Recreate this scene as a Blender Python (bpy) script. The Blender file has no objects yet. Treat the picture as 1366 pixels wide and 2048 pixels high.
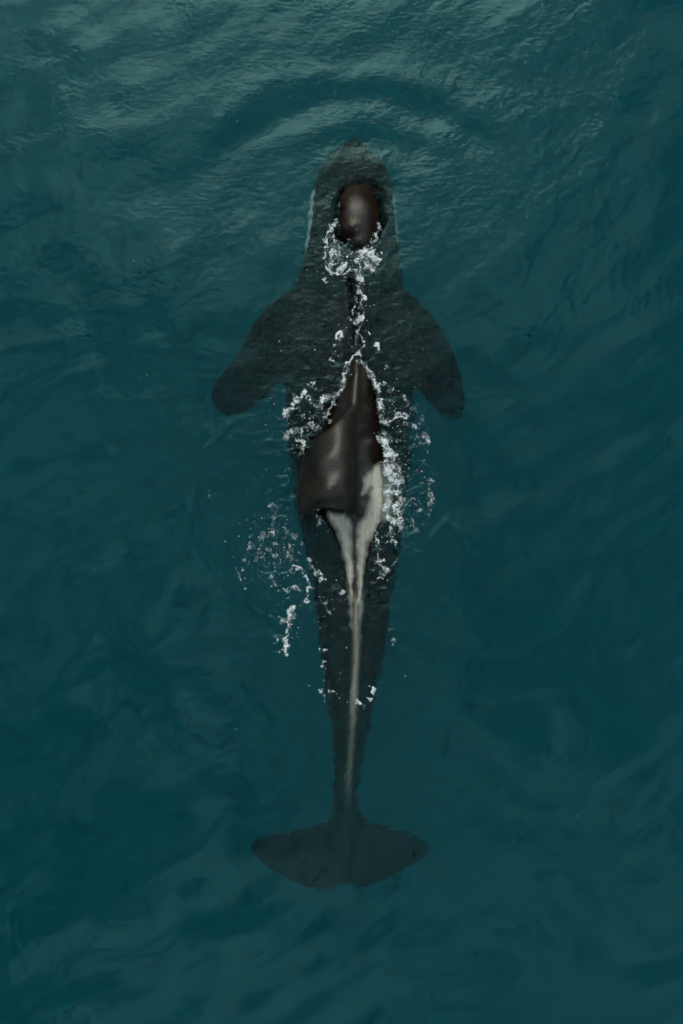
import bpy, bmesh, math
import numpy as np

# ------------------------------------------------------------------ camera, sky, sun, exposure
SC = bpy.context.scene
S = 0.0043            # metres per photograph pixel at the waterline
H = 8.0              # drone height above the water
CXP, CYP = 683.0, 1024.0
COL = SC.collection

cam_d = bpy.data.cameras.new('camera')
cam = bpy.data.objects.new('camera', cam_d)
COL.objects.link(cam)
cam.location = (0, 0, H)
cam.rotation_euler = (0, 0, 0)
cam_d.sensor_fit = 'VERTICAL'
cam_d.sensor_height = 24
cam_d.lens = 24 * H / (2048 * S)
cam_d.clip_start = 0.1
cam_d.clip_end = 5000
SC.camera = cam

CLOUD = (6.5, 7.0, 7.1)
SUN_EL = math.radians(42)
SUN_AZ = math.radians(-7)       # clockwise from +Y (top of the picture); negative = towards the left
world = bpy.data.worlds.new('World')
SC.world = world
world.use_nodes = True
wn, wl = world.node_tree.nodes, world.node_tree.links
wn.clear()
w_out = wn.new('ShaderNodeOutputWorld')
w_bg = wn.new('ShaderNodeBackground')
w_sky = wn.new('ShaderNodeTexSky')
w_sky.sky_type = 'NISHITA'
w_sky.sun_disc = False
w_sky.sun_elevation = SUN_EL
w_sky.sun_rotation = SUN_AZ
w_sky.dust_density = 2.5
w_sky.air_density = 1.0
w_bg.inputs['Strength'].default_value = 0.13
# broken, lit cloud all over the dome
w_tc = wn.new('ShaderNodeTexCoord')
w_no = wn.new('ShaderNodeTexNoise')
w_no.inputs['Scale'].default_value = 5.0
w_no.inputs['Detail'].default_value = 5.0
w_no.inputs['Roughness'].default_value = 0.55
w_no.inputs['Distortion'].default_value = 0.7
w_rmp = wn.new('ShaderNodeMapRange')
w_rmp.interpolation_type = 'SMOOTHSTEP'
w_rmp.inputs['From Min'].default_value = 0.38
w_rmp.inputs['From Max'].default_value = 0.74
w_mix = wn.new('ShaderNodeVectorMath')       # sky + cloud * mask
w_mix.operation = 'MULTIPLY_ADD'
w_mix.inputs[1].default_value = CLOUD
w_mul = wn.new('ShaderNodeVectorMath')       # clouds also brighten with the glow round the sun
w_mul.operation = 'SCALE'
w_gain = wn.new('ShaderNodeMath')
w_gain.operation = 'MULTIPLY_ADD'
w_gain.inputs[1].default_value = 1.3
w_gain.inputs[2].default_value = 0.55
wl.new(w_tc.outputs['Generated'], w_no.inputs['Vector'])
wl.new(w_no.outputs['Fac'], w_rmp.inputs['Value'])
wl.new(w_rmp.outputs[0], w_gain.inputs[0])
wl.new(w_sky.outputs[0], w_mul.inputs[0])
wl.new(w_gain.outputs[0], w_mul.inputs['Scale'])
wl.new(w_rmp.outputs[0], w_mix.inputs[0])
wl.new(w_mul.outputs[0], w_mix.inputs[2])
w_tint = wn.new('ShaderNodeVectorMath')      # the cool cast of the overcast light
w_tint.operation = 'MULTIPLY'
w_tint.inputs[1].default_value = (0.90, 1.0, 0.90)
w_sep = wn.new('ShaderNodeSeparateXYZ')      # an overcast dome: dim at the horizon, bright overhead
w_up = wn.new('ShaderNodeMath')
w_up.operation = 'MULTIPLY_ADD'
w_up.use_clamp = True
w_up.inputs[1].default_value = 0.9
w_up.inputs[2].default_value = 0.1
w_dim = wn.new('ShaderNodeVectorMath')
w_dim.operation = 'SCALE'
wl.new(w_tc.outputs['Generated'], w_sep.inputs[0])
wl.new(w_sep.outputs['Z'], w_up.inputs[0])
wl.new(w_mix.outputs[0], w_dim.inputs[0])
wl.new(w_up.outputs[0], w_dim.inputs['Scale'])
wl.new(w_dim.outputs[0], w_tint.inputs[0])
wl.new(w_tint.outputs[0], w_bg.inputs['Color'])
wl.new(w_bg.outputs[0], w_out.inputs['Surface'])

sun_d = bpy.data.lights.new('sun', 'SUN')
sun_d.energy = 0.85
sun_d.angle = math.radians(42)
sun_d.color = (1.0, 0.94, 0.86)
sun = bpy.data.objects.new('sun', sun_d)
COL.objects.link(sun)
sun.rotation_euler = (math.pi / 2 - SUN_EL, 0, math.pi - SUN_AZ)   # checked: light travels away from the azimuth
sun.location = (0, 0, 60)

vs = SC.view_settings
vs.view_transform = 'Standard'
vs.look = 'None'
vs.gamma = 1.0
vs.exposure = 0.28
vs.use_curve_mapping = False
cy = SC.cycles
cy.use_denoising = True
cy.adaptive_threshold = 0.04
cy.adaptive_min_samples = 12
cy.max_bounces = 14
cy.transmission_bounces = 6
cy.volume_bounces = 8
cy.diffuse_bounces = 3
cy.glossy_bounces = 3
cy.transparent_max_bounces = 8
cy.caustics_reflective = True
cy.caustics_refractive = True
cy.sample_clamp_indirect = 4.0

# ------------------------------------------------------------------ numeric helpers
def P(px, py, z=0.0):
    """A picture pixel to a world point at height z (below the water: as refraction shows it)."""
    x, y = (np.asarray(px, float) - CXP) * S, (CYP - np.asarray(py, float)) * S
    z = np.asarray(z, float)
    f = np.where(z >= 0, (H - z) / H, 1 - z / (1.33 * H))
    return x * f, y * f, z + 0 * x

_rng = np.random.RandomState(7)
_perm = _rng.permutation(256)
_perm = np.concatenate([_perm, _perm, _perm])
_ga = _rng.rand(256) * 2 * math.pi
_gx, _gy = np.cos(_ga), np.sin(_ga)

def perlin(x, y, seed=0):
    x = x + seed * 17.37
    y = y + seed * 9.71
    xi, yi = np.floor(x).astype(int), np.floor(y).astype(int)
    xf, yf = x - xi, y - yi
    u, v = xf * xf * xf * (xf * (xf * 6 - 15) + 10), yf * yf * yf * (yf * (yf * 6 - 15) + 10)
    def g(i, j, dx, dy):
        h = _perm[_perm[i & 255] + (j & 255)] & 255
        return _gx[h] * dx + _gy[h] * dy
    a, b = g(xi, yi, xf, yf), g(xi + 1, yi, xf - 1, yf)
    c, d = g(xi, yi + 1, xf, yf - 1), g(xi + 1, yi + 1, xf - 1, yf - 1)
    return ((a + u * (b - a)) + v * ((c + u * (d - c)) - (a + u * (b - a)))) * 1.5

def fbm(x, y, octaves=4, seed=0, gain=0.5):
    s, a = 0, 1.0
    for k in range(octaves):
        s = s + a * perlin(x * 2 ** k, y * 2 ** k, seed + k * 3)
        a *= gain
    return s

def worley(x, y, seed=0):
    """Distance to the nearest and second nearest feature point."""
    xi, yi = np.floor(x).astype(int), np.floor(y).astype(int)
    f1, f2 = np.full(x.shape, 9.0), np.full(x.shape, 9.0)
    for dx in (-1, 0, 1):
        for dy in (-1, 0, 1):
            ci, cj = xi + dx, yi + dy
            h = _perm[_perm[(ci + seed * 31) & 255] + (cj & 255)]
            h2 = _perm[_perm[(cj + 57 + seed) & 255] + (ci & 255)]
            d = np.hypot(ci + h / 255.0 - x, cj + h2 / 255.0 - y)
            f2 = np.where(d < f1, f1, np.minimum(f2, d))
            f1 = np.minimum(f1, d)
    return f1, f2

def sstep(a, b, x):
    t = np.clip((x - a) / (b - a), 0, 1)
    return t * t * (3 - 2 * t)

def poly_sdf(x, y, poly):
    """Signed distance to a closed polygon, negative inside."""
    poly = np.asarray(poly, float)
    d = np.full(x.shape, 1e9)
    ins = np.zeros(x.shape, bool)
    for i in range(len(poly)):
        ax, ay = poly[i]
        bx, by = poly[(i + 1) % len(poly)]
        ex, ey = bx - ax, by - ay
        t = np.clip(((x - ax) * ex + (y - ay) * ey) / (ex * ex + ey * ey + 1e-12), 0, 1)
        d = np.minimum(d, np.hypot(x - ax - t * ex, y - ay - t * ey))
        c = (ay > y) != (by > y)
        if ey != 0:
            ins ^= c & (x < ex * (y - ay) / ey + ax)
    return np.where(ins, -d, d)

def line_dist(x, y, pts):
    """Distance to an open polyline and the run (0..1) of the nearest point."""
    pts = np.asarray(pts, float)
    d, run = np.full(x.shape, 1e9), np.zeros(x.shape)
    n = len(pts) - 1
    for i in range(n):
        ax, ay = pts[i]
        ex, ey = pts[i + 1] - pts[i]
        t = np.clip(((x - ax) * ex + (y - ay) * ey) / (ex * ex + ey * ey + 1e-12), 0, 1)
        q = np.hypot(x - ax - t * ex, y - ay - t * ey)
        run = np.where(q < d, (i + t) / n, run)
        d = np.minimum(d, q)
    return d, run

def spline(pts, n):
    """Catmull-Rom through points (rows), n samples."""
    p = np.asarray(pts, float)
    p = np.vstack([2 * p[0] - p[1], p, 2 * p[-1] - p[-2]])
    m = len(p) - 3
    t = np.linspace(0, m - 1e-6, n)
    i = t.astype(int)
    f = (t - i)[:, None]
    a, b, c, d = p[i], p[i + 1], p[i + 2], p[i + 3]
    return 0.5 * (2 * b + (c - a) * f + (2 * a - 5 * b + 4 * c - d) * f ** 2 + (3 * b - a - 3 * c + d) * f ** 3)

def curve_of(table, y, smooth=9):
    """Smooth profile through (y, value) pairs."""
    t = np.asarray(table, float)
    yy = np.arange(t[0, 0], t[-1, 0] + 1)
    v = np.interp(yy, t[:, 0], t[:, 1])
    k = np.hanning(2 * smooth + 1)
    k /= k.sum()
    v = np.convolve(np.pad(v, smooth, mode='reflect', reflect_type='odd'), k, 'valid')
    return np.interp(y, yy, v)

def mesh_from(name, verts, faces, smooth=True):
    """faces: (n, 4) or (n, 3) integer array."""
    me = bpy.data.meshes.new(name)
    verts = np.ascontiguousarray(verts, np.float32)
    faces = np.ascontiguousarray(faces, np.int32)
    k = faces.shape[1]
    me.vertices.add(len(verts))
    me.vertices.foreach_set('co', verts.ravel())
    me.loops.add(faces.size)
    me.loops.foreach_set('vertex_index', faces.ravel())
    me.polygons.add(len(faces))
    me.polygons.foreach_set('loop_start', np.arange(0, faces.size, k, dtype=np.int32))
    me.polygons.foreach_set('use_smooth', np.full(len(faces), smooth))
    me.update(calc_edges=True)
    me.validate()
    return me

def link(name, me, mat=None, parent=None):
    o = bpy.data.objects.new(name, me)
    COL.objects.link(o)
    if mat is not None:
        o.data.materials.clear()
        o.data.materials.append(mat)
    o.parent = parent
    return o

# ------------------------------------------------------------------ materials
def new_mat(name):
    m = bpy.data.materials.new(name)
    m.use_nodes = True
    m.node_tree.nodes.clear()
    return m, m.node_tree.nodes, m.node_tree.links

def N(nodes, kind, **kw):
    n = nodes.new(kind)
    for k, v in kw.items():
        if k in n.inputs:
            n.inputs[k].default_value = v
        else:
            setattr(n, k, v)
    return n

def water_material():
    m, n, l = new_mat('sea_water')
    out = N(n, 'ShaderNodeOutputMaterial')
    tc = N(n, 'ShaderNodeTexCoord')
    mp = N(n, 'ShaderNodeMapping')
    mp.inputs['Scale'].default_value = (1.0, 1.6, 1.0)
    mp.inputs['Rotation'].default_value = (0, 0, 0.35)
    l.new(tc.outputs['Object'], mp.inputs['Vector'])
    n1 = N(n, 'ShaderNodeTexNoise', Scale=22.0, Detail=2.0, Roughness=0.55, Distortion=0.4)
    l.new(mp.outputs[0], n1.inputs['Vector'])
    b2 = N(n, 'ShaderNodeBump', Strength=1.0, Distance=0.007)
    ra = N(n, 'ShaderNodeAttribute', attribute_name='ripple')
    l.new(ra.outputs['Fac'], b2.inputs['Strength'])
    l.new(n1.outputs['Fac'], b2.inputs['Height'])
    rf = N(n, 'ShaderNodeBsdfRefraction', IOR=1.333, Roughness=0.19)
    rf.inputs['Color'].default_value = (1, 1, 1, 1)
    gl = N(n, 'ShaderNodeBsdfGlossy', Roughness=0.07)
    gl.inputs['Color'].default_value = (0.50, 1.0, 1.0, 1)
    fr = N(n, 'ShaderNodeFresnel', IOR=1.365)
    ms = N(n, 'ShaderNodeMixShader')
    for sh in (rf, gl, fr):
        l.new(b2.outputs[0], sh.inputs['Normal'])
    l.new(fr.outputs[0], ms.inputs[0])
    l.new(rf.outputs[0], ms.inputs[1])
    l.new(gl.outputs[0], ms.inputs[2])
    l.new(ms.outputs[0], out.inputs['Surface'])
    # the sea itself: red is absorbed, blue-green is scattered back
    va = N(n, 'ShaderNodeVolumeAbsorption', Density=1.0)
    va.inputs['Color'].default_value = (1 - 0.5, 1 - 0.125, 1 - 0.104, 1)
    vsn = N(n, 'ShaderNodeVolumeScatter', Density=0.29, Anisotropy=0.45)
    vsn.inputs['Color'].default_value = (0.10, 0.9, 1.0, 1)
    ad = N(n, 'ShaderNodeAddShader')
    l.new(va.outputs[0], ad.inputs[0])
    l.new(vsn.outputs[0], ad.inputs[1])
    l.new(ad.outputs[0], out.inputs['Volume'])
    return m

def skin_material():
    m, n, l = new_mat('orca_skin')
    out = N(n, 'ShaderNodeOutputMaterial')
    b = N(n, 'ShaderNodeBsdfPrincipled')
    tc = N(n, 'ShaderNodeTexCoord')
    at = N(n, 'ShaderNodeAttribute', attribute_name='paint')
    n1 = N(n, 'ShaderNodeTexNoise', Scale=9.0, Detail=6.0, Roughness=0.65)
    l.new(tc.outputs['Object'], n1.inputs['Vector'])
    r1 = N(n, 'ShaderNodeValToRGB')
    r1.color_ramp.elements[0].position = 0.3
    r1.color_ramp.elements[0].color = (0.004, 0.0027, 0.0019, 1)
    r1.color_ramp.elements[1].position = 0.75
    r1.color_ramp.elements[1].color = (0.033, 0.0185, 0.0112, 1)
    l.new(n1.outputs['Fac'], r1.inputs['Fac'])
    # pale saddle and eye patch with a fibrous edge, painted shade and sheen
    mp = N(n, 'ShaderNodeMapping')
    mp.inputs['Scale'].default_value = (60, 9, 20)
    l.new(tc.outputs['Object'], mp.inputs['Vector'])
    n2 = N(n, 'ShaderNodeTexNoise', Scale=1.0, Detail=4.0, Roughness=0.6)
    l.new(mp.outputs[0], n2.inputs['Vector'])
    r2 = N(n, 'ShaderNodeValToRGB')
    r2.color_ramp.elements[0].position = 0.25
    r2.color_ramp.elements[0].color = (0.70, 0.57, 0.45, 1)
    r2.color_ramp.elements[1].position = 0.7
    r2.color_ramp.elements[1].color = (0.95, 0.84, 0.70, 1)
    l.new(n2.outputs['Fac'], r2.inputs['Fac'])
    ma = N(n, 'ShaderNodeMath', operation='MULTIPLY_ADD')
    l.new(n2.outputs['Fac'], ma.inputs[0])
    ma.inputs[1].default_value = 0.5
    ma.inputs[2].default_value = -0.25
    sep = N(n, 'ShaderNodeSeparateColor')
    l.new(at.outputs['Color'], sep.inputs[0])
    mask = N(n, 'ShaderNodeMath', operation='ADD')
    l.new(sep.outputs[0], mask.inputs[0])
    sc_ = N(n, 'ShaderNodeMath', operation='MULTIPLY')
    l.new(ma.outputs[0], sc_.inputs[0])
    l.new(sep.outputs[0], sc_.inputs[1])
    l.new(sc_.outputs[0], mask.inputs[1])
    mask.use_clamp = True
    mx = N(n, 'ShaderNodeMix', data_type='RGBA')
    l.new(mask.outputs[0], mx.inputs['Factor'])
    l.new(r1.outputs[0], mx.inputs[6])
    l.new(r2.outputs[0], mx.inputs[7])
    mx2 = N(n, 'ShaderNodeMix', data_type='RGBA')       # green channel: white eye patch, chin and belly
    l.new(sep.outputs[1], mx2.inputs['Factor'])
    l.new(mx.outputs[2], mx2.inputs[6])
    mx2.inputs[7].default_value = (0.92, 0.92, 0.86, 1)
    l.new(mx2.outputs[2], b.inputs['Base Color'])
    n3 = N(n, 'ShaderNodeTexNoise', Scale=45.0, Detail=5.0, Roughness=0.6)
    l.new(tc.outputs['Object'], n3.inputs['Vector'])
    r3 = N(n, 'ShaderNodeMapRange')
    r3.inputs['To Min'].default_value = 0.25
    r3.inputs['To Max'].default_value = 0.40
    l.new(n1.outputs['Fac'], r3.inputs['Value'])
    l.new(r3.outputs[0], b.inputs['Roughness'])
    bp = N(n, 'ShaderNodeBump', Strength=0.7, Distance=0.005)
    l.new(n3.outputs['Fac'], bp.inputs['Height'])
    l.new(bp.outputs[0], b.inputs['Normal'])
    sp = N(n, 'ShaderNodeMapRange')                 # skin meets water (almost no index step) or air
    sp.inputs['To Min'].default_value = 0.04
    sp.inputs['To Max'].default_value = 0.5
    l.new(sep.outputs[2], sp.inputs['Value'])
    l.new(sp.outputs[0], b.inputs['Specular IOR Level'])
    l.new(b.outputs[0], out.inputs['Surface'])
    return m

def foam_material():
    m, n, l = new_mat('sea_foam')
    out = N(n, 'ShaderNodeOutputMaterial')
    b = N(n, 'ShaderNodeBsdfPrincipled')
    b.inputs['Base Color'].default_value = (0.80, 0.84, 0.84, 1)
    b.inputs['Roughness'].default_value = 0.5
    tc = N(n, 'ShaderNodeTexCoord')
    at = N(n, 'ShaderNodeAttribute', attribute_name='thickness')
    n1 = N(n, 'ShaderNodeTexNoise', Scale=95.0, Detail=3.0, Roughness=0.65)
    l.new(tc.outputs['Object'], n1.inputs['Vector'])
    ma = N(n, 'ShaderNodeMath', operation='MULTIPLY_ADD')
    l.new(n1.outputs['Fac'], ma.inputs[0])
    ma.inputs[1].default_value = 0.55
    l.new(at.outputs['Fac'], ma.inputs[2])
    mr = N(n, 'ShaderNodeMapRange', interpolation_type='SMOOTHSTEP')
    mr.inputs['From Min'].default_value = 0.09
    mr.inputs['From Max'].default_value = 0.74
    mr.inputs['To Max'].default_value = 0.96
    l.new(ma.outputs[0], mr.inputs['Value'])
    # a thin milky film between the strands
    fa = N(n, 'ShaderNodeAttribute', attribute_name='film')
    n2 = N(n, 'ShaderNodeTexNoise', Scale=38.0, Detail=4.0, Roughness=0.6)
    l.new(tc.outputs['Object'], n2.inputs['Vector'])
    m2 = N(n, 'ShaderNodeMath', operation='MULTIPLY_ADD')
    l.new(n2.outputs['Fac'], m2.inputs[0])
    m2.inputs[1].default_value = 1.3
    l.new(fa.outputs['Fac'], m2.inputs[2])
    mr2 = N(n, 'ShaderNodeMapRange', interpolation_type='SMOOTHSTEP')
    mr2.inputs['From Min'].default_value = 0.95
    mr2.inputs['From Max'].default_value = 1.75
    mr2.inputs['To Max'].default_value = 0.48
    l.new(m2.outputs[0], mr2.inputs['Value'])
    mxm = N(n, 'ShaderNodeMath', operation='MAXIMUM')
    l.new(mr.outputs[0], mxm.inputs[0])
    l.new(mr2.outputs[0], mxm.inputs[1])
    l.new(mxm.outputs[0], b.inputs['Alpha'])
    bp = N(n, 'ShaderNodeBump', Strength=0.6, Distance=0.004)
    l.new(n1.outputs['Fac'], bp.inputs['Height'])
    l.new(bp.outputs[0], b.inputs['Normal'])
    l.new(b.outputs[0], out.inputs['Surface'])
    return m

def spray_material():
    m, n, l = new_mat('spray')
    out = N(n, 'ShaderNodeOutputMaterial')
    b = N(n, 'ShaderNodeBsdfPrincipled')
    tc = N(n, 'ShaderNodeTexCoord')
    n1 = N(n, 'ShaderNodeTexNoise', Scale=30.0, Detail=2.0)
    l.new(tc.outputs['Object'], n1.inputs['Vector'])
    r = N(n, 'ShaderNodeValToRGB')
    r.color_ramp.elements[0].color = (0.35, 0.42, 0.43, 1)
    r.color_ramp.elements[1].color = (0.80, 0.84, 0.84, 1)
    l.new(n1.outputs['Fac'], r.inputs['Fac'])
    l.new(r.outputs[0], b.inputs['Base Color'])
    b.inputs['Roughness'].default_value = 0.25
    l.new(b.outputs[0], out.inputs['Surface'])
    return m

M_WATER, M_SKIN, M_FOAM, M_SPRAY = water_material(), skin_material(), foam_material(), spray_material()

# ------------------------------------------------------------------ the orca's profile tables (picture rows)
LEFT = [(262, 702), (275, 695), (300, 673), (320, 654), (340, 637), (360, 628), (380, 623), (400, 621), (440, 617), (480, 611),
        (520, 604), (560, 592), (600, 580), (650, 572), (700, 567), (770, 569), (850, 575), (900, 578), (950, 584), (1000, 591),
        (1050, 600), (1100, 612), (1150, 622), (1200, 628), (1250, 634), (1300, 640), (1350, 648), (1400, 653), (1450, 660),
        (1500, 666), (1550, 667), (1600, 666), (1660, 664), (1720, 672)]
RIGHT = [(262, 706), (275, 717), (300, 739), (320, 759), (340, 775), (360, 784), (380, 789), (400, 791), (440, 795), (480, 797),
         (520, 800), (560, 806), (600, 814), (650, 820), (700, 825), (770, 828), (850, 823), (900, 820), (950, 816), (1000, 812),
         (1050, 807), (1100, 800), (1150, 791), (1200, 783), (1250, 776), (1300, 770), (1350, 760), (1400, 750), (1450, 739),
         (1500, 730), (1550, 722), (1600, 715), (1660, 712), (1720, 706)]
TOP = [(262, -0.42), (280, -0.30), (310, -0.16), (340, -0.12), (380, -0.10), (440, -0.075), (520, -0.08), (600, -0.11), (700, -0.09),
       (760, -0.06), (850, -0.05), (1000, -0.05), (1100, -0.06), (1200, -0.08), (1300, -0.12), (1400, -0.19), (1500, -0.30),
       (1600, -0.45), (1660, -0.60), (1720, -0.72)]
HALF_UP = [(262, 0.02), (300, 0.16), (340, 0.25), (400, 0.32), (500, 0.40), (600, 0.46), (800, 0.50), (1000, 0.46), (1200, 0.36),
           (1400, 0.26), (1550, 0.17), (1660, 0.08), (1720, 0.03)]
HALF_DN = [(262, 0.02), (300, 0.14), (340, 0.22), (400, 0.32), (500, 0.44), (600, 0.54), (800, 0.62), (1000, 0.55), (1200, 0.42),
           (1400, 0.28), (1550, 0.18), (1660, 0.08), (1720, 0.03)]
RIDGE_X = [(262, 707), (400, 717), (500, 716), (700, 714), (760, 713), (820, 708), (900, 700), (980, 702), (1040, 709), (1100, 711), (1200, 712), (1300, 713),
           (1400, 708), (1500, 701), (1720, 690)]
RIDGE_H = [(262, 0), (640, 0.0), (700, 0.07), (760, 0.22), (820, 0.30), (900, 0.34), (980, 0.32), (1040, 0.28), (1100, 0.18), (1150, 0.12),
           (1200, 0.085), (1260, 0.065), (1350, 0.04), (1450, 0.03), (1600, 0.015), (1720, 0)]
RIDGE_W = [(262, 0.10), (700, 0.05), (760, 0.087), (820, 0.125), (900, 0.157), (980, 0.166), (1040, 0.134), (1100, 0.104), (1150, 0.078), (1200, 0.056), (1300, 0.045), (1720, 0.04)]
Y0, Y1 = 262, 1720

def profile(py):
    le, ri = curve_of(LEFT, py), curve_of(RIGHT, py)
    up, dn, top = curve_of(HALF_UP, py), curve_of(HALF_DN, py), curve_of(TOP, py)
    zc = top - up
    f = 1 - zc / (1.33 * H)
    cx, a = ((le + ri) / 2 - CXP) * S * f, np.maximum((ri - le) / 2 * S * f, 0.004)
    rx = (curve_of(RIDGE_X, py) - CXP) * S
    return cx, a, zc, np.maximum(up, 0.012), np.maximum(dn, 0.012), rx, np.maximum(curve_of(RIDGE_H, py), 0), curve_of(RIDGE_W, py)

def head_lump(x, y):
    """The melon and blowhole mound that stands out of the water."""
    px, py = x / S + CXP, CYP - y / S
    mid = np.interp(py, [300, 440, 480, 505], [717, 719, 722, 727])
    u = np.abs((px - mid) / np.interp(py, [300, 340, 380, 420, 450, 475, 492, 506], [62, 56, 48, 46, 41, 33, 22, 12]))
    v = (0.55 * sstep(245, 372, py) + 0.45 * sstep(350, 440, py)) * (1 - sstep(482, 506, py))
    lump = 0.112 * np.exp(-u ** 3.0) * v
    lip = 0.042 * np.exp(-(((px - 697) / 17) ** 2 + ((py - 455) / 7) ** 2)) - 0.075 * np.exp(-(((px - 697) / 16) ** 2 + ((py - 472) / 7) ** 2))
    return lump + lip * (v > 0)

def skin_top(x, y):
    """Height of the animal's back over a point (fins left out); -9 where there is none."""
    py = CYP - y / S / 1.03
    ok = (py > Y0) & (py < Y1)
    pyc = np.clip(py, Y0, Y1)
    cx, a, zc, up, dn, rx, rh, rw = profile(pyc)
    q = (x - cx) / a
    ok &= np.abs(q) < 0.985
    z = zc + up * np.clip(1 - np.abs(np.clip(q, -1, 1)) ** 2.2, 0, 1) ** (1 / 2.2)
    z = z + rh * np.exp(-np.abs((x - rx) / rw) ** 2.15) + head_lump(x, y)
    return np.where(ok, z, -9.0)

# ------------------------------------------------------------------ the orca: loft + fins, fused into one continuous skin
def loft_body():
    M_, K = 420, 220
    py = np.linspace(Y0, Y1, M_)
    # crowd rows near the snout so that it closes roundly
    cx, a, zc, up, dn, rx, rh, rw = profile(py)
    th = np.linspace(0, 2 * math.pi, K, endpoint=False)
    c, s = np.cos(th), np.sin(th)
    e = 2 / 2.2
    xx = cx[:, None] + a[:, None] * np.sign(c) * np.abs(c) ** e
    zz = zc[:, None] + np.where(s > 0, up[:, None], dn[:, None]) * np.sign(s) * np.abs(s) ** e
    yy = ((CYP - py) * S * 1.03)[:, None] + 0 * xx
    upper = sstep(0.15, 0.6, s)[None, :]
    zz = zz + upper * (rh[:, None] * np.exp(-np.abs((xx - rx[:, None]) / rw[:, None]) ** 2.15) + head_lump(xx, yy))
    v = np.stack([xx, yy, zz], -1).reshape(-1, 3)
    i, k = np.meshgrid(np.arange(M_ - 1), np.arange(K), indexing='ij')
    q = np.stack([i * K + k, i * K + (k + 1) % K, (i + 1) * K + (k + 1) % K, (i + 1) * K + k], -1).reshape(-1, 4)
    v = np.vstack([v, [[cx[0], yy[0, 0] + 0.01, zc[0]], [cx[-1], yy[-1, 0] - 0.01, zc[-1]]]])
    n0 = M_ * K
    ks = np.arange(K)
    caps = np.vstack([np.stack([np.full(K, n0), (ks + 1) % K, ks, ks], -1),
                      np.stack([np.full(K, n0 + 1), (M_ - 1) * K + ks, (M_ - 1) * K + (ks + 1) % K, (M_ - 1) * K + (ks + 1) % K], -1)])
    return v, q, caps[:, :3]

def fin(lead, trail, zs, thick, nv=80, nu=40, zbend=None):
    """A lens-sectioned fin between its leading and trailing edge (picture points); zs, thick along the span."""
    Lp, Tp = spline(lead, nv), spline(trail, nv)
    t = np.linspace(0, 1, nv)
    z = np.interp(t, np.linspace(0, 1, len(zs)), zs)
    k = np.hanning(15); k /= k.sum()
    z = np.convolve(np.pad(z, 7, mode='reflect', reflect_type='odd'), k, 'valid')
    h = np.interp(t, np.linspace(0, 1, len(thick)), thick)
    u = 0.5 - 0.5 * np.cos(np.linspace(0, math.pi, nu))
    px = Lp[:, None, 0] * (1 - u) + Tp[:, None, 0] * u
    py = Lp[:, None, 1] * (1 - u) + Tp[:, None, 1] * u
    zz = z[:, None] + 0 * px
    if zbend is not None:
        zz = zbend(zz, u[None, :], t[:, None], py)
    sec = np.sqrt(np.clip(u * (1 - u), 0, 1))[None, :] * 2 * (1.15 - 0.5 * u)[None, :] * h[:, None]
    x, y, _ = P(px, py, zz)
    top = np.stack([x, y, zz + sec], -1)
    bot = np.stack([x, y, zz - sec], -1)
    v = np.concatenate([top.reshape(-1, 3), bot.reshape(-1, 3)])
    n = nv * nu
    i, j = np.meshgrid(np.arange(nv - 1), np.arange(nu - 1), indexing='ij')
    a = i * nu + j
    q = np.stack([a, a + 1, a + nu + 1, a + nu], -1).reshape(-1, 4)
    qb = q[:, ::-1] + n
    def rim(idx):
        return np.stack([idx[:-1], idx[1:], idx[1:] + n, idx[:-1] + n], -1)
    r = [rim(np.arange(nv) * nu), rim(np.arange(nv) * nu + nu - 1)[:, ::-1], rim(np.arange(nu))[:, ::-1], rim((nv - 1) * nu + np.arange(nu))]
    return v, np.vstack([q, qb] + r)

PEC_L = fin([(655, 560), (592, 573), (545, 605), (508, 642), (485, 690), (455, 735), (428, 765), (421, 790), (430, 812)],
            [(665, 770), (600, 776), (563, 768), (540, 788), (518, 808), (495, 826), (475, 834), (452, 833), (436, 822)],
            [-0.24, -0.27, -0.32, -0.38, -0.46, -0.54, -0.62], [0.08, 0.10, 0.09, 0.07, 0.05, 0.04, 0.03])
PEC_R = fin([(755, 560), (812, 580), (850, 615), (885, 660), (905, 700), (922, 745), (932, 790), (931, 820), (922, 838)],
            [(755, 780), (805, 782), (830, 778), (850, 797), (868, 815), (882, 830), (895, 838), (905, 842), (915, 841)],
            [-0.24, -0.28, -0.33, -0.40, -0.50, -0.60, -0.70], [0.08, 0.10, 0.09, 0.07, 0.05, 0.04, 0.03])
FLK_L = fin([(702, 1585), (668, 1615), (645, 1638), (600, 1655), (545, 1665), (512, 1676), (501, 1690)],
            [(700, 1768), (684, 1766), (655, 1778), (610, 1772), (565, 1750), (522, 1718), (504, 1700)],
            [-0.66, -0.72, -0.74, -0.74, -0.78], [0.07, 0.055, 0.04, 0.03, 0.02])
FLK_R = fin([(684, 1585), (712, 1610), (732, 1636), (775, 1648), (825, 1662), (852, 1676), (861, 1690)],
            [(684, 1768), (700, 1766), (722, 1774), (765, 1763), (810, 1742), (845, 1716), (860, 1700)],
            [-0.66, -0.74, -0.80, -0.88, -0.96], [0.07, 0.055, 0.04, 0.03, 0.02])

def dorsal_bend(z, u, v, py):
    # one continuous sheet: up the right flank, over the crest, rolling down to the leading edge on the left, with two long soft folds
    roll = -0.50 * (1 - u) ** 2.1 * sstep(0.30, 0.65, v)
    folds = 0.016 * np.cos((u * 2.6 + v * 0.5) * 2 * math.pi) * sstep(0.30, 0.5, v) * (1 - sstep(0.65, 0.9, v))
    sag = -0.06 * sstep(0.75, 1, u) * sstep(0.3, 0.55, v)
    lead = -0.26 * (1 - u) ** 2 * sstep(0.0, 0.15, v) * (1 - sstep(0.25, 0.5, v))
    rear = -0.16 * u ** 4 * sstep(0.0, 0.15, v) * (1 - sstep(0.25, 0.6, v))
    return z + roll + folds + sag + lead + rear

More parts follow.
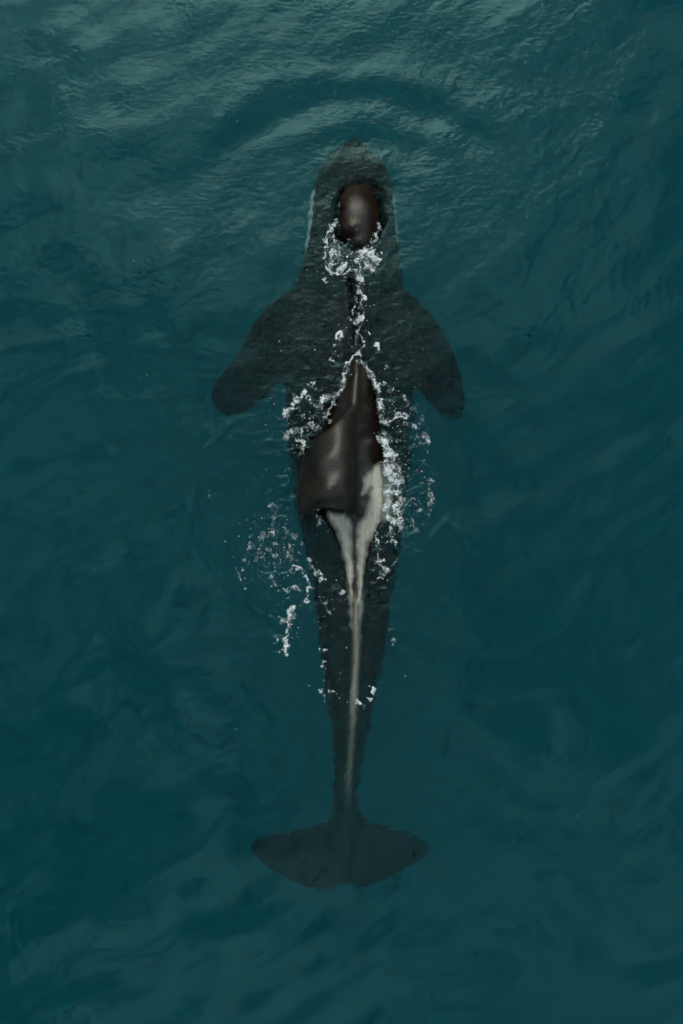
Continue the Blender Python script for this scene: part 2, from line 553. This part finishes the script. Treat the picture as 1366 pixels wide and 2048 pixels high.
DORSAL = fin([(740, 768), (724, 786), (706, 805), (672, 842), (618, 890), (592, 945), (583, 1000), (588, 1040), (598, 1072)],
             [(750, 1030), (738, 1036), (718, 1038), (698, 1030), (672, 1023), (642, 1021), (616, 1032), (604, 1052), (600, 1075)],
             [-0.05, 0.28, 0.50, 0.60, 0.63, 0.56, 0.42, 0.22, -0.04], [0.03, 0.045, 0.05, 0.045, 0.038, 0.032, 0.026, 0.02, 0.012], 120, 60, dorsal_bend)

def build_orca():
    vs_, fs = [], []
    off = 0
    bv, bq, bt = loft_body()
    bm = bmesh.new()
    pieces = [(bv, [bq, bt])] + [(v, [q]) for v, q in (PEC_L, PEC_R, FLK_L, FLK_R, DORSAL)]
    verts, faces = [], []
    for v, fl in pieces:
        verts.append(v)
        for f in fl:
            faces += (f + off).tolist()
        off += len(v)
    me = bpy.data.meshes.new('orca')
    me.from_pydata(np.vstack(verts).tolist(), [], faces)
    bm.from_mesh(me)
    bmesh.ops.recalc_face_normals(bm, faces=bm.faces)
    bm.to_mesh(me)
    bm.free()
    o = bpy.data.objects.new('orca', me)
    COL.objects.link(o)
    r = o.modifiers.new('fuse', 'REMESH')
    r.mode = 'VOXEL'
    r.voxel_size = 0.0135
    r.use_smooth_shade = True
    s = o.modifiers.new('soften', 'SMOOTH')
    s.factor = 0.5
    s.iterations = 24
    dg = bpy.context.evaluated_depsgraph_get()
    new = bpy.data.meshes.new_from_object(o.evaluated_get(dg))
    o.modifiers.clear()
    o.data = new
    new.name = 'orca'
    bpy.data.meshes.remove(me)
    return o

orca = build_orca()
orca.data.materials.clear()
orca.data.materials.append(M_SKIN)
orca['label'] = 'black orca with collapsed dorsal fin and pale saddle patch swimming at the surface'
orca['category'] = 'orca'

def paint_orca(o):
    me = o.data
    n = len(me.vertices)
    co = np.empty(n * 3, np.float32)
    me.vertices.foreach_get('co', co)
    co = co.reshape(-1, 3).astype(float)
    no = np.empty(n * 3, np.float32)
    me.vertices.foreach_get('normal', no)
    no = no.reshape(-1, 3)
    f = np.where(co[:, 2] >= 0, H / (H - co[:, 2]), 1 / (1 - co[:, 2] / (1.33 * H)))
    px, py = co[:, 0] * f / S + CXP, CYP - co[:, 1] * f / S
    wob = fbm(px / 22, py / 22, 3, 4) * 3
    right = [(750, 930), (770, 930), (785, 960), (782, 1030), (757, 1056), (738, 1085), (729, 1130), (724, 1200), (720, 1300), (715, 1310),
             (717, 1200), (716, 1120), (714, 1060), (714, 1046), (730, 1034), (738, 1005), (743, 975), (724, 990), (730, 955)]
    left = [(655, 1026), (690, 1026), (701, 1040), (703, 1080), (704, 1120), (705, 1190), (707, 1260), (702, 1250), (697, 1180), (692, 1130),
            (683, 1092), (670, 1055), (658, 1040)]
    low = sstep(0.29, 0.26, co[:, 2]) if False else 1.0
    on_fin = ((py < 1050) & (px < 705) & (co[:, 2] > 0.38)).astype(float)
    soft = np.interp(py, [940, 1000, 1050, 1100, 1150, 1200], [6, 9, 10, 8, 5, 4])  # saddle fades outward to paint in the dark shading of the flanks
    m = np.maximum(np.clip((4 - poly_sdf(px, py, right) - 1.2 * wob) / (4 + soft), 0, 1), np.clip((4 - poly_sdf(px, py, left) - 1.2 * wob) / (4 + soft), 0, 1) * (1 - on_fin))
    m = m * (1 - 0.85 * np.exp(-((px - np.interp(py, [1040, 1120, 1200], [709, 709, 711])) / 3.6) ** 2) * (1 - sstep(1180, 1260, py)) * sstep(1030, 1045, py))
    strip = 0.62 * np.exp(-((px - curve_of(RIDGE_X, np.clip(py, Y0, Y1))) / 6.0) ** 2) * sstep(1170, 1240, py) * (1 - 0.6 * sstep(1380, 1480, py)) * (1 - sstep(1540, 1640, py))  # pale stripe down the tail ridge, its wet sheen painted as colour
    m = np.maximum(m * (1 - 0.75 * sstep(1200, 1310, py)), strip)
    m = m * (co[:, 2] > -0.5)
    # eye patches on both flanks of the head, and the white underside
    cx, a, zc, up, dn, *_ = profile(np.clip(py, Y0, Y1))
    q = np.abs(co[:, 0] - cx) / a
    side = (co[:, 0] < cx)
    ey = np.where(side, sstep(372, 392, py) * (1 - sstep(480, 512, py)), sstep(385, 400, py) * (1 - sstep(470, 492, py)))
    lim = np.where(side, 0.922, 0.952)
    eye = ey * sstep(lim - 0.012, lim + 0.004, q + 0.03 * fbm(py / 9, co[:, 2] * 30, 3, 9)) * (co[:, 2] > zc - 0.16)
    belly = (sstep(-0.1, -0.35, no[:, 2]) * sstep(0.0, -0.2, co[:, 2] - zc + 0.25) * ((py < 600) | ((py > 640) & (q < 0.7))) * (py < 1350) * (q < 1.0))
    g = np.maximum(eye, belly)
    at = me.attributes.new('paint', 'FLOAT_COLOR', 'POINT')
    data = np.stack([m, g, sstep(-0.02, 0.03, co[:, 2]), 1 + 0 * m], -1).astype(np.float32)
    at.data.foreach_set('color', data.ravel())

paint_orca(orca)

def build_blowhole(parent):
    # a crescent valve: two low lips round a dark slit
    n, m = 28, 10
    t = np.linspace(-1.25, 1.25, n)
    cxw, cyw = (699 - CXP) * S, (CYP - 470) * S
    rad = 0.040
    x, y = cxw + rad * np.sin(t), cyw + 0.6 * rad * np.cos(t)
    z = skin_top(x, y) + 0.004
    th = np.linspace(0, 2 * math.pi, m, endpoint=False)
    w = 0.011 * np.cos(t / 1.25 * math.pi / 2) ** 0.5 + 0.002
    v = np.stack([x[:, None] + w[:, None] * np.cos(th) * np.sin(t)[:, None], y[:, None] + w[:, None] * np.cos(th) * np.cos(t)[:, None],
                  z[:, None] + 0.7 * w[:, None] * np.sin(th)], -1).reshape(-1, 3)
    i, k = np.meshgrid(np.arange(n - 1), np.arange(m), indexing='ij')
    q = np.stack([i * m + k, i * m + (k + 1) % m, (i + 1) * m + (k + 1) % m, (i + 1) * m + k], -1).reshape(-1, 4)
    return link('blowhole', mesh_from('blowhole', v, q), M_SKIN, parent)

build_blowhole(orca)

# ------------------------------------------------------------------ the sea surface
E_HEAD = [(700, 372), (718, 360), (742, 366), (757, 388), (762, 420), (756, 452), (743, 480), (726, 498), (712, 494), (700, 478), (683, 464),
          (680, 436), (681, 410), (687, 386)]
E_BACK = [(716, 716), (735, 740), (748, 775), (755, 820), (760, 880), (763, 930), (767, 960), (768, 1010), (760, 1045), (748, 1070), (738, 1100),
          (728, 1150), (722, 1195), (712, 1210), (702, 1195), (694, 1150), (684, 1100), (668, 1060), (652, 1035), (642, 1000), (642, 900),
          (655, 850), (672, 805), (690, 760), (703, 728)]
RINGS = []
for k, (rx_, ry_, rr_, am_) in enumerate([(345, 50, 40, 1.0), (325, 130, 55, 1.0), (222, 125, 42, .7), (395, 130, 40, .8), (408, 265, 20, 1.2), (435, 345, 25, .9),
                          (240, 265, 45, .5), (150, 230, 50, .5), (235, 340, 40, .5), (455, 170, 30, .7), (330, 260, 50, .4), (600, 60, 45, .5),
                          (820, 50, 25, .6), (1235, 350, 40, .7), (1310, 335, 40, .6), (1180, 250, 30, .5), (930, 60, 35, .5), (270, 745, 40, .5),
                          (1050, 590, 30, .4), (120, 420, 40, .4), (1240, 215, 30, .5), (60, 90, 40, .4), (170, 560, 30, .4), (980, 420, 25, .4),
                          (1300, 620, 35, .4), (90, 900, 30, .3), (720, 1690, 55, .5), (695, 1480, 22, .9), (1150, 1240, 30, .3)]):
    RINGS.append((rx_, ry_, rr_, am_))

def ripple_field(px, py):
    # cat's-paws: the fine ripples are lively ahead of the animal and round it and fade to slick water elsewhere
    live = 0.24 + 0.86 * np.exp(-(((px - 820) / 460) ** 2 + ((py - 280) / 380) ** 2)) * (0.8 + 0.5 * perlin(px / 200, py / 160, 7))
    live = live + 0.10 * np.clip(fbm(px / 260, py / 220, 2, 71), 0, 1)
    return np.maximum(live, 1.2 * np.exp(-(((px - 700) / 210) ** 2 + ((py - 980) / 800) ** 4)))

def sea_height(x, y):
    px, py = x / S + CXP, CYP - y / S
    # wind sea: slow swell, chop, ripples
    xr, yr = x * 0.86 + y * 0.5, -x * 0.5 + y * 0.86
    h = 0.026 * perlin(xr / 2.3, yr / 1.5, 1) + 0.013 * perlin(xr / 0.95, yr / 0.6, 2) + 0.0085 * perlin(xr / 0.42, yr / 0.28, 3)
    live = ripple_field(px, py)
    h = h + live * (0.0018 * perlin(xr / 0.17, yr / 0.11, 4) + 0.0028 * perlin(xr / 0.10, yr / 0.07, 5) + 0.0011 * perlin(xr / 0.05, yr / 0.04, 6))
    # bow waves that run ahead of the head
    ang = np.arctan2(px - 715, 470 - py)
    front = np.exp(-(ang / 1.0) ** 4)
    rad = np.hypot((px - 715) * 0.80, py - 470) + 8 * perlin(px / 90, py / 90, 8)
    for r0, w, a in ((318, 32, 0.020), (236, 30, 0.015), (150, 28, 0.008)):
        d = (rad - r0) / w
        h = h + a * front * (np.exp(-d * d) - 0.75 * np.exp(-((d + 1.7) ** 2)))
    # shoulder waves leaving both sides of the head
    for sgn in (-1, 1):
        d, run = line_dist(px, py, [(715 + sgn * 105, 300), (715 + sgn * 190, 390), (715 + sgn * 280, 500)] if sgn > 0 else
                           [(610, 300), (530, 380), (400, 420)])
        h = h + 0.009 * np.exp(-(d / 26) ** 2) * (1 - run)
    # rain rings
    for rx_, ry_, rr_, am_ in RINGS:
        d = np.hypot(px - rx_, py - ry_)
        k = d < rr_ * 1.6
        h[k] += am_ * 0.0008 * (0.6 + 0.9 * perlin(px[k] / 30, py[k] / 30, 81)) * np.sin((d[k] + 3 * perlin(px[k] / 25, py[k] / 25, 82)) / 6.5 * 2 * math.pi * 0.55) * np.exp(-((d[k] - rr_ * 0.85) / (rr_ * 0.45)) ** 2)
    # rings that run out from the flanks
    for cx_, cy_, r0, a0, a1 in ((590, 1010, 205, 2.2, 4.4), (600, 1130, 128, 1.9, 4.3), (640, 900, 150, 2.4, 3.9), (770, 960, 150, -1.2, 1.2), (770, 1330, 85, -1.3, 1.6),
                                 (690, 1500, 60, 0.2, 6.0), (600, 1330, 110, 1.6, 3.6)):
        d = np.hypot(px - cx_, py - cy_) + 7 * perlin(px / 50, py / 50, 61)
        k = np.abs(d - r0) < 45
        an = np.mod(np.arctan2(py[k] - cy_, px[k] - cx_) - a0, 2 * math.pi)
        gate = sstep(0, 0.5, an) * sstep(a1 - a0, a1 - a0 - 0.5, an)
        q_ = (d[k] - r0) / 7.0
        h[k] += 0.0042 * gate * np.exp(-(q_ / 2.2) ** 2) * np.cos(q_ * 1.25)
    # boils and slick edges either side of the tail
    for poly, step in (([(400, 980), (450, 930), (520, 905), (560, 960), (560, 1050), (480, 1090), (475, 1180), (420, 1110), (388, 1040)], 0.004),
                       ([(475, 1150), (490, 1080), (560, 1040), (620, 1080), (628, 1180), (590, 1270), (520, 1280), (470, 1230)], 0.004),
                       ([(820, 800), (870, 860), (905, 960), (915, 1140), (860, 1090), (815, 1010)], 0.004),
                       ([(775, 1220), (830, 1260), (850, 1330), (800, 1410), (750, 1430), (765, 1300)], 0.004),
                       ([(470, 1190), (600, 1290), (640, 1380), (620, 1450), (540, 1400), (460, 1290)], 0.003)):
        k = (px > 330) & (px < 980) & (py > 740) & (py < 1520)
        d = poly_sdf(px[k], py[k], poly) + 9 * perlin(px[k] / 45, py[k] / 45, 11)
        h[k] += 1.0 * step * np.exp(-(d / 7.0) ** 2) * (0.5 + 0.8 * perlin(px[k] / 60, py[k] / 60, 12)) - step * 0.5 * sstep(12, -12, d)
    # churned water around the animal
    k = (px > 450) & (px < 900) & (py > 420) & (py < 1480)
    lx, ly = px[k], py[k]
    d1, _ = line_dist(lx, ly, [(710, 770), (600, 830), (560, 1000), (530, 1130), (580, 1240)])
    d2, _ = line_dist(lx, ly, [(730, 760), (800, 850), (805, 1010), (760, 1150)])
    d3, _ = line_dist(lx, ly, [(710, 1190), (710, 1390)])
    churn = np.exp(-(d1 / 75) ** 2) + np.exp(-(d2 / 55) ** 2) + 0.6 * np.exp(-(d3 / 60) ** 2)
    f1, f2 = worley(lx / 17 + 0.6 * perlin(lx / 20, ly / 20, 21), ly / 13 + 0.6 * perlin(lx / 20, ly / 20, 22), 3)
    h[k] += churn * (0.008 * fbm(lx / 30, ly / 18, 3, 15) + 0.007 * (f1 - 0.45))
    # the furrow behind the blowhole
    fx = np.interp(py, [540, 580, 640, 715], [703, 708, 712, 717])
    h = h - 0.055 * np.exp(-((px - fx) / 7.0) ** 2) * sstep(535, 575, py) * (1 - sstep(700, 722, py))
    h = h + 0.016 * np.exp(-((np.abs(px - fx) - 17) / 9.0) ** 2) * sstep(535, 575, py) * (1 - sstep(700, 722, py))
    # hold the water over the back, and part it where the back and the melon come out
    k = (px > 540) & (px < 860) & (py > 255) & (py < 1730)
    lx, ly = px[k], py[k]
    st = skin_top(x[k], y[k])
    hk = h[k]
    e1 = poly_sdf(lx, ly, E_HEAD) + 5.0 * perlin(lx / 16, ly / 16, 31) + 2.0 * perlin(lx / 6, ly / 6, 34)
    e2 = poly_sdf(lx, ly, E_BACK) + 3.0 * perlin(lx / 16, ly / 16, 32)
    hk = hk - 0.045 * np.exp(-(np.clip(e1, 0, 99) / 9) ** 2) * sstep(355, 395, ly) * (1 - sstep(500, 540, ly))
    e = np.minimum(e1, e2)
    film = sstep(430, 385, ly)                      # ahead of the blowhole the water thins to a film without an edge
    wet = np.maximum(hk, st + 0.014 * (1 - 0.8 * film) + (0.006 - 0.004 * film) * fbm(lx / 14, ly / 9, 2, 33))
    dry = np.minimum(hk, st - 0.03 + 0.022 * film)
    t = sstep(-3.0 - 9 * film, 2.5 + 9 * film, e)
    h[k] = dry * (1 - t) + wet * t
    return h

def build_water():
    def axis(half, step):
        n = int(round(half / step))
        core = np.arange(-n, n + 1) * step
        out, s_, p = [], step, core[-1]
        while p < 1500:
            s_ *= 1.28
            p += s_
            out.append(p)
        out = np.array(out)
        return np.concatenate([-out[::-1], core, out]), len(out)
    xs, mx = axis(3.5, 0.0105)
    ys, my = axis(5.1, 0.0105)
    X, Y = np.meshgrid(xs, ys, indexing='ij')
    Z = sea_height(X, Y)
    far = np.maximum(sstep(6, 40, np.abs(X)), sstep(6, 40, np.abs(Y)))
    Z = Z * (1 - far)
    nx, ny = X.shape
    top = np.stack([X, Y, Z], -1).reshape(-1, 3)
    i, j = np.meshgrid(np.arange(nx - 1), np.arange(ny - 1), indexing='ij')
    a = (i * ny + j)
    q = np.stack([a, a + ny, a + ny + 1, a + 1], -1).reshape(-1, 4)
    # walls and floor of the body of water
    ring = np.concatenate([np.arange(nx) * ny, (nx - 1) * ny + np.arange(1, ny), np.arange(nx - 2, -1, -1) * ny + ny - 1, np.arange(ny - 2, 0, -1)])
    low = top[ring].copy()
    low[:, 2] = -60
    n0 = len(top)
    r = len(ring)
    ks = np.arange(r)
    wall = np.stack([ring, n0 + ks, n0 + (ks + 1) % r, ring[(ks + 1) % r]], -1)
    wall = wall[:, ::-1]
    ctr = n0 + r
    verts = np.vstack([top, low, [[0, 0, -60]]])
    # floor as quads (two ring edges to the centre)
    fl = np.stack([np.full(r // 2, ctr), n0 + (ks[0::2][:r // 2] + 2) % r, n0 + (ks[0::2][:r // 2] + 1) % r, n0 + ks[0::2][:r // 2]], -1)
    me = mesh_from('water', verts, np.vstack([q, wall, fl]))
    rip = np.clip(ripple_field(X / S + CXP, CYP - Y / S), 0, 1).ravel()
    at = me.attributes.new('ripple', 'FLOAT', 'POINT')
    at.data.foreach_set('value', np.concatenate([rip, np.zeros(len(verts) - len(rip))]).astype(np.float32))
    o = link('water', me, M_WATER)
    o['kind'] = 'structure'
    o['label'] = 'dark teal sea with rain rings and bow waves'
    return o

water = build_water()

# ------------------------------------------------------------------ foam
def surface_at(x, y):
    h = sea_height(x, y)
    return np.maximum(h, skin_top(x, y))

# strokes: points, half width (px), strength, lace scale
STROKES = [
    # ring of splash round the blowhole
    ([(674, 436), (664, 456), (655, 478)], 7, 0.95),
    ([(655, 478), (650, 500), (648, 520), (655, 538), (668, 546)], 3.5, 1.0),
    ([(662, 470), (672, 490), (678, 512), (684, 530), (676, 540)], 5.5, 1.0),
    ([(656, 500), (668, 520), (664, 535)], 8, 0.62),
    ([(668, 546), (684, 542), (690, 528), (682, 518)], 2.5, 0.95),
    ([(668, 546), (690, 548), (700, 540), (718, 534)], 3.0, 0.95),
    ([(660, 548), (655, 560), (650, 563)], 2.2, 0.9), ([(690, 548), (696, 558)], 3, 0.8),
    ([(753, 440), (757, 460), (750, 480), (741, 494)], 5, 0.85),
    ([(735, 500), (742, 510), (740, 524), (728, 534)], 12, 1.25),
    ([(728, 512), (744, 520), (734, 532)], 16, 1.35), ([(664, 498), (670, 520)], 12, 0.8),
    ([(752, 500), (759, 516), (754, 532), (744, 542)], 4, 0.9),
    ([(700, 510), (715, 505), (730, 512)], 3, 0.75), ([(694, 515), (704, 512)], 2, 0.7),
    ([(722, 540), (714, 552), (720, 566)], 5, 0.80),
    ([(698, 474), (706, 480)], 5, 0.72),
    # the furrow
    ([(718, 550), (718, 575), (724, 600), (722, 625), (718, 640)], 6, 0.80),
    ([(711, 592), (708, 622), (709, 640)], 2.5, 0.8),
    ([(720, 655), (723, 675), (722, 700), (719, 712)], 4.5, 0.95),
    ([(701, 645), (712, 640), (728, 645)], 3.5, 0.8),
    ([(690, 660), (676, 672), (673, 690)], 5, 0.9),
    ([(730, 662), (735, 668)], 5, 0.7),
    ([(753, 690), (754, 704)], 5, 0.85), ([(662, 718), (664, 720)], 4.5, 0.9), ([(648, 733), (649, 735)], 3.5, 0.85), ([(772, 730), (774, 738)], 4, 0.8),
    # the collar where the back comes out
    ([(717, 710), (704, 718), (697, 728)], 4.5, 1.1),
    ([(697, 728), (690, 750), (680, 780), (668, 806), (655, 822)], 5, 0.88),
    ([(724, 722), (742, 748), (755, 780), (762, 812), (764, 840)], 6, 0.85),
    ([(612, 780), (600, 795), (585, 810), (570, 830)], 8, 0.74),
    ([(612, 776), (625, 775)], 7, 0.85),
    ([(620, 800), (635, 815), (650, 800), (668, 790)], 9, 0.66),
    ([(575, 870), (595, 862), (620, 855), (645, 842), (655, 830)], 9, 0.72),
    ([(590, 880), (610, 885), (600, 905)], 7, 0.66),
    ([(600, 830), (640, 830)], 14, 0.45),
    ([(765, 840), (775, 850), (800, 828)], 6, 0.85),
    ([(795, 825), (812, 832)], 6, 0.75),
    ([(770, 770), (800, 790), (825, 815), (850, 850), (858, 890)], 7, 0.50),
    ([(768, 870), (778, 905), (790, 930), (800, 945)], 11, 1.02),
    ([(770, 930), (788, 950), (795, 965)], 12, 1.15),
    ([(775, 980), (775, 1000), (765, 1020)], 13, 1.25),
    ([(785, 985), (800, 1000), (790, 1040), (800, 1055)], 12, 0.85),
    ([(772, 1040), (795, 1035), (812, 1050)], 10, 0.85),
    ([(782, 1060), (788, 1082)], 7, 0.78),
    ([(815, 850), (838, 858), (850, 880), (848, 905)], 8, 0.50),
    ([(820, 1000), (835, 1020), (860, 1030)], 10, 0.45),
    ([(833, 1022), (842, 1026)], 5, 0.75),
    ([(752, 1060), (753, 1090), (758, 1110), (765, 1130)], 3, 0.72),
    ([(760, 1125), (768, 1142), (760, 1152)], 7, 1.0),
    ([(745, 1170), (758, 1170)], 4, 0.7), ([(795, 1115), (788, 1135)], 3, 0.7),
    # left of the tail
    ([(632, 1028), (642, 1040), (636, 1048)], 8, 0.75),
    ([(545, 1010), (555, 1040), (550, 1062), (530, 1072), (500, 1090)], 14, 0.46),
    ([(560, 1050), (585, 1070), (600, 1085)], 9, 0.46),
    ([(500, 1085), (488, 1120), (478, 1150), (486, 1175)], 9, 0.42),
    ([(520, 1110), (560, 1100), (590, 1110)], 18, 0.44),
    ([(478, 1148), (479, 1162)], 3.5, 0.85),
    ([(580, 1142), (600, 1138), (612, 1155), (619, 1175), (615, 1195)], 4.5, 1.0),
    ([(575, 1178), (605, 1178)], 5, 0.66), ([(545, 1160), (552, 1168)], 6, 0.7),
    ([(610, 1200), (595, 1215), (585, 1235)], 3, 0.66),
    ([(588, 1220), (582, 1235), (565, 1240)], 9, 0.95),
    ([(565, 1242), (580, 1255), (570, 1275), (572, 1300)], 7, 0.66),
    ([(552, 1278), (552, 1285)], 4, 0.8), ([(562, 1300), (574, 1308)], 5, 0.85),
    ([(615, 1120), (640, 1150), (645, 1160)], 8, 0.66),
    ([(640, 1195), (650, 1210), (655, 1225)], 4, 0.85),
    ([(672, 1180), (690, 1188)], 5, 0.7), ([(640, 1300), (655, 1302)], 4, 0.7), ([(645, 1320), (650, 1345)], 3.5, 0.65),
    ([(655, 1357), (656, 1359)], 4.5, 0.8), ([(662, 1382), (663, 1384)], 5, 0.9), ([(644, 1386), (646, 1387)], 5, 0.9),
    ([(697, 1400), (698, 1401)], 3.5, 0.8), ([(716, 1405), (718, 1406)], 5, 0.95), ([(733, 1395), (735, 1397)], 5, 0.9), ([(732, 1410), (733, 1411)], 3.5, 0.8),
    ([(747, 1382), (748, 1384)], 3.5, 0.8), ([(751, 1404), (752, 1405)], 3, 0.8), ([(630, 1382), (632, 1383)], 2.5, 0.7), ([(780, 1255), (786, 1270), (784, 1295)], 5, 0.5),
    ([(415, 995), (416, 996)], 2.5, 0.8), ([(431, 992), (432, 993)], 2.5, 0.8), ([(640, 438), (641, 439)], 0.5, 0.1),
    ([(845, 935), (860, 1000)], 20, 0.36), ([(830, 1060), (815, 1040)], 14, 0.45),
]

def build_foam():
    step = 0.0027
    x0, x1 = (385 - CXP) * S, (905 - CXP) * S
    y0, y1 = (CYP - 1430) * S, (CYP - 425) * S
    xs, ys = np.arange(x0, x1, step), np.arange(y0, y1, step)
    X, Y = np.meshgrid(xs, ys, indexing='ij')
    px, py = X / S + CXP, CYP - Y / S
    D = np.zeros(X.shape)
    wx, wy = px + 8 * perlin(px / 16, py / 16, 41) + 2.5 * perlin(px / 6, py / 6, 42), py + 8 * perlin(px / 16, py / 16, 43) + 2.5 * perlin(px / 6, py / 6, 44)
    for pts, w, s_ in STROKES:
        p = np.asarray(pts, float)
        m = 3 * w + 14
        k = (px > p[:, 0].min() - m) & (px < p[:, 0].max() + m) & (py > p[:, 1].min() - m) & (py < p[:, 1].max() + m)
        w, s_ = 0.86 * w, min(s_, 0.62 + 0.38 * s_)
        d, _ = line_dist(wx[k], wy[k], p)
        vary = 0.78 + 0.75 * perlin(px[k] / 17, py[k] / 17, 45) + 0.3 * perlin(px[k] / 7, py[k] / 7, 46)
        D[k] = np.maximum(D[k], np.clip(vary, 0.5, 1.25) * s_ * np.exp(-(d / (1.25 * w)) ** 2))
    f1, f2 = worley(px / 9.5 + 0.5 * perlin(px / 12, py / 12, 51), py / 9.5, 5)
    g1, g2 = worley(px / 3.6, py / 3.6, 6)
    lace = 0.40 * np.exp(-((f2 - f1) / 0.14) ** 2) + 0.10 * fbm(px / 7, py / 7, 3, 52) + 0.42 * fbm(px / 24, py / 24, 2, 53)
    k1, k2 = worley(px / 2.2 + 3, py / 2.2, 8)
    pores = 0.45 * (0.45 - g1) + 0.40 * (0.42 - k1) + 0.12 * fbm(px / 5, py / 5, 2, 54)
    F = D + (lace + pores * 1.1) * sstep(0.05, 0.35, D) - 0.73
    F = np.where(D < 0.06, -1, F)
    keep_v = (F > -0.22) | (D > 0.30)
    cell = keep_v[:-1, :-1] | keep_v[1:, :-1] | keep_v[:-1, 1:] | keep_v[1:, 1:]
    need = np.zeros(X.shape, bool)
    need[:-1, :-1] |= cell; need[1:, :-1] |= cell; need[:-1, 1:] |= cell; need[1:, 1:] |= cell
    idx = np.full(X.shape, -1)
    idx[need] = np.arange(need.sum())
    xv, yv, fv = X[need], Y[need], F[need]
    zs = surface_at(xv, yv)
    lift = 0.0025 + 0.009 * np.sqrt(np.clip(fv, 0, 1))
    ii, jj = np.nonzero(cell)
    q = np.stack([idx[ii, jj], idx[ii + 1, jj], idx[ii + 1, jj + 1], idx[ii, jj + 1]], -1)
    me = mesh_from('sea_foam', np.stack([xv, yv, zs + lift], -1), q)
    at = me.attributes.new('thickness', 'FLOAT', 'POINT')
    at.data.foreach_set('value', np.clip(fv, -0.4, 1.0).astype(np.float32))
    at = me.attributes.new('film', 'FLOAT', 'POINT')
    at.data.foreach_set('value', np.clip(D[need], 0, 1.0).astype(np.float32))
    o = link('sea_foam', me, M_FOAM)
    o['kind'] = 'stuff'
    o['label'] = 'white lacy foam and splash around the orca'
    o['category'] = 'foam'
    return o

foam = build_foam()

def build_droplets():
    r = np.random.RandomState(11)
    pts = []
    def spray(cx_, cy_, sx, sy, n, zmax, rmin=0.0015, rmax=0.0048):
        for _ in range(n):
            pts.append((cx_ + r.randn() * sx, cy_ + r.randn() * sy, abs(r.randn()) * zmax, rmin + (rmax - rmin) * r.rand() ** 2.5))
    spray(700, 520, 32, 28, 170, 0.03)
    spray(718, 600, 9, 30, 60, 0.012)
    spray(600, 850, 38, 32, 150, 0.008)
    spray(800, 860, 28, 60, 160, 0.008)
    spray(810, 990, 28, 45, 160, 0.008)
    spray(540, 1100, 36, 45, 260, 0.008)
    spray(690, 690, 45, 30, 26, 0.004)
    spray(600, 1240, 40, 60, 60, 0.004)
    spray(700, 1385, 50, 16, 30, 0.004, 0.0025, 0.005)
    spray(700, 1150, 60, 70, 50, 0.004)
    spray(683, 900, 330, 480, 40, 0.001, 0.0022, 0.0042)
    a = np.array(pts)
    x, y = (a[:, 0] - CXP) * S, (CYP - a[:, 1]) * S
    z = surface_at(x, y) + a[:, 2] + a[:, 3] * 0.3
    bm = bmesh.new()
    bmesh.ops.create_icosphere(bm, subdivisions=1, radius=1)
    base = np.array([v.co[:] for v in bm.verts])
    bf = np.array([[v.index for v in f.verts] for f in bm.faces])
    bm.free()
    sc_ = a[:, 3][:, None, None] * np.stack([0.8 + 0.9 * r.rand(len(a)), 0.8 + 0.7 * r.rand(len(a)), 0.5 + 0.4 * r.rand(len(a))], -1)[:, None, :]
    v = base[None] * sc_ + np.stack([x, y, z], -1)[:, None, :]
    f = bf[None] + (np.arange(len(a)) * len(base))[:, None, None]
    me = mesh_from('spray_droplets', v.reshape(-1, 3), f.reshape(-1, 3))
    o = link('spray_droplets', me, M_SPRAY)
    o['kind'] = 'stuff'
    o['label'] = 'white specks of spray scattered over the water'
    o['category'] = 'spray'

build_droplets()
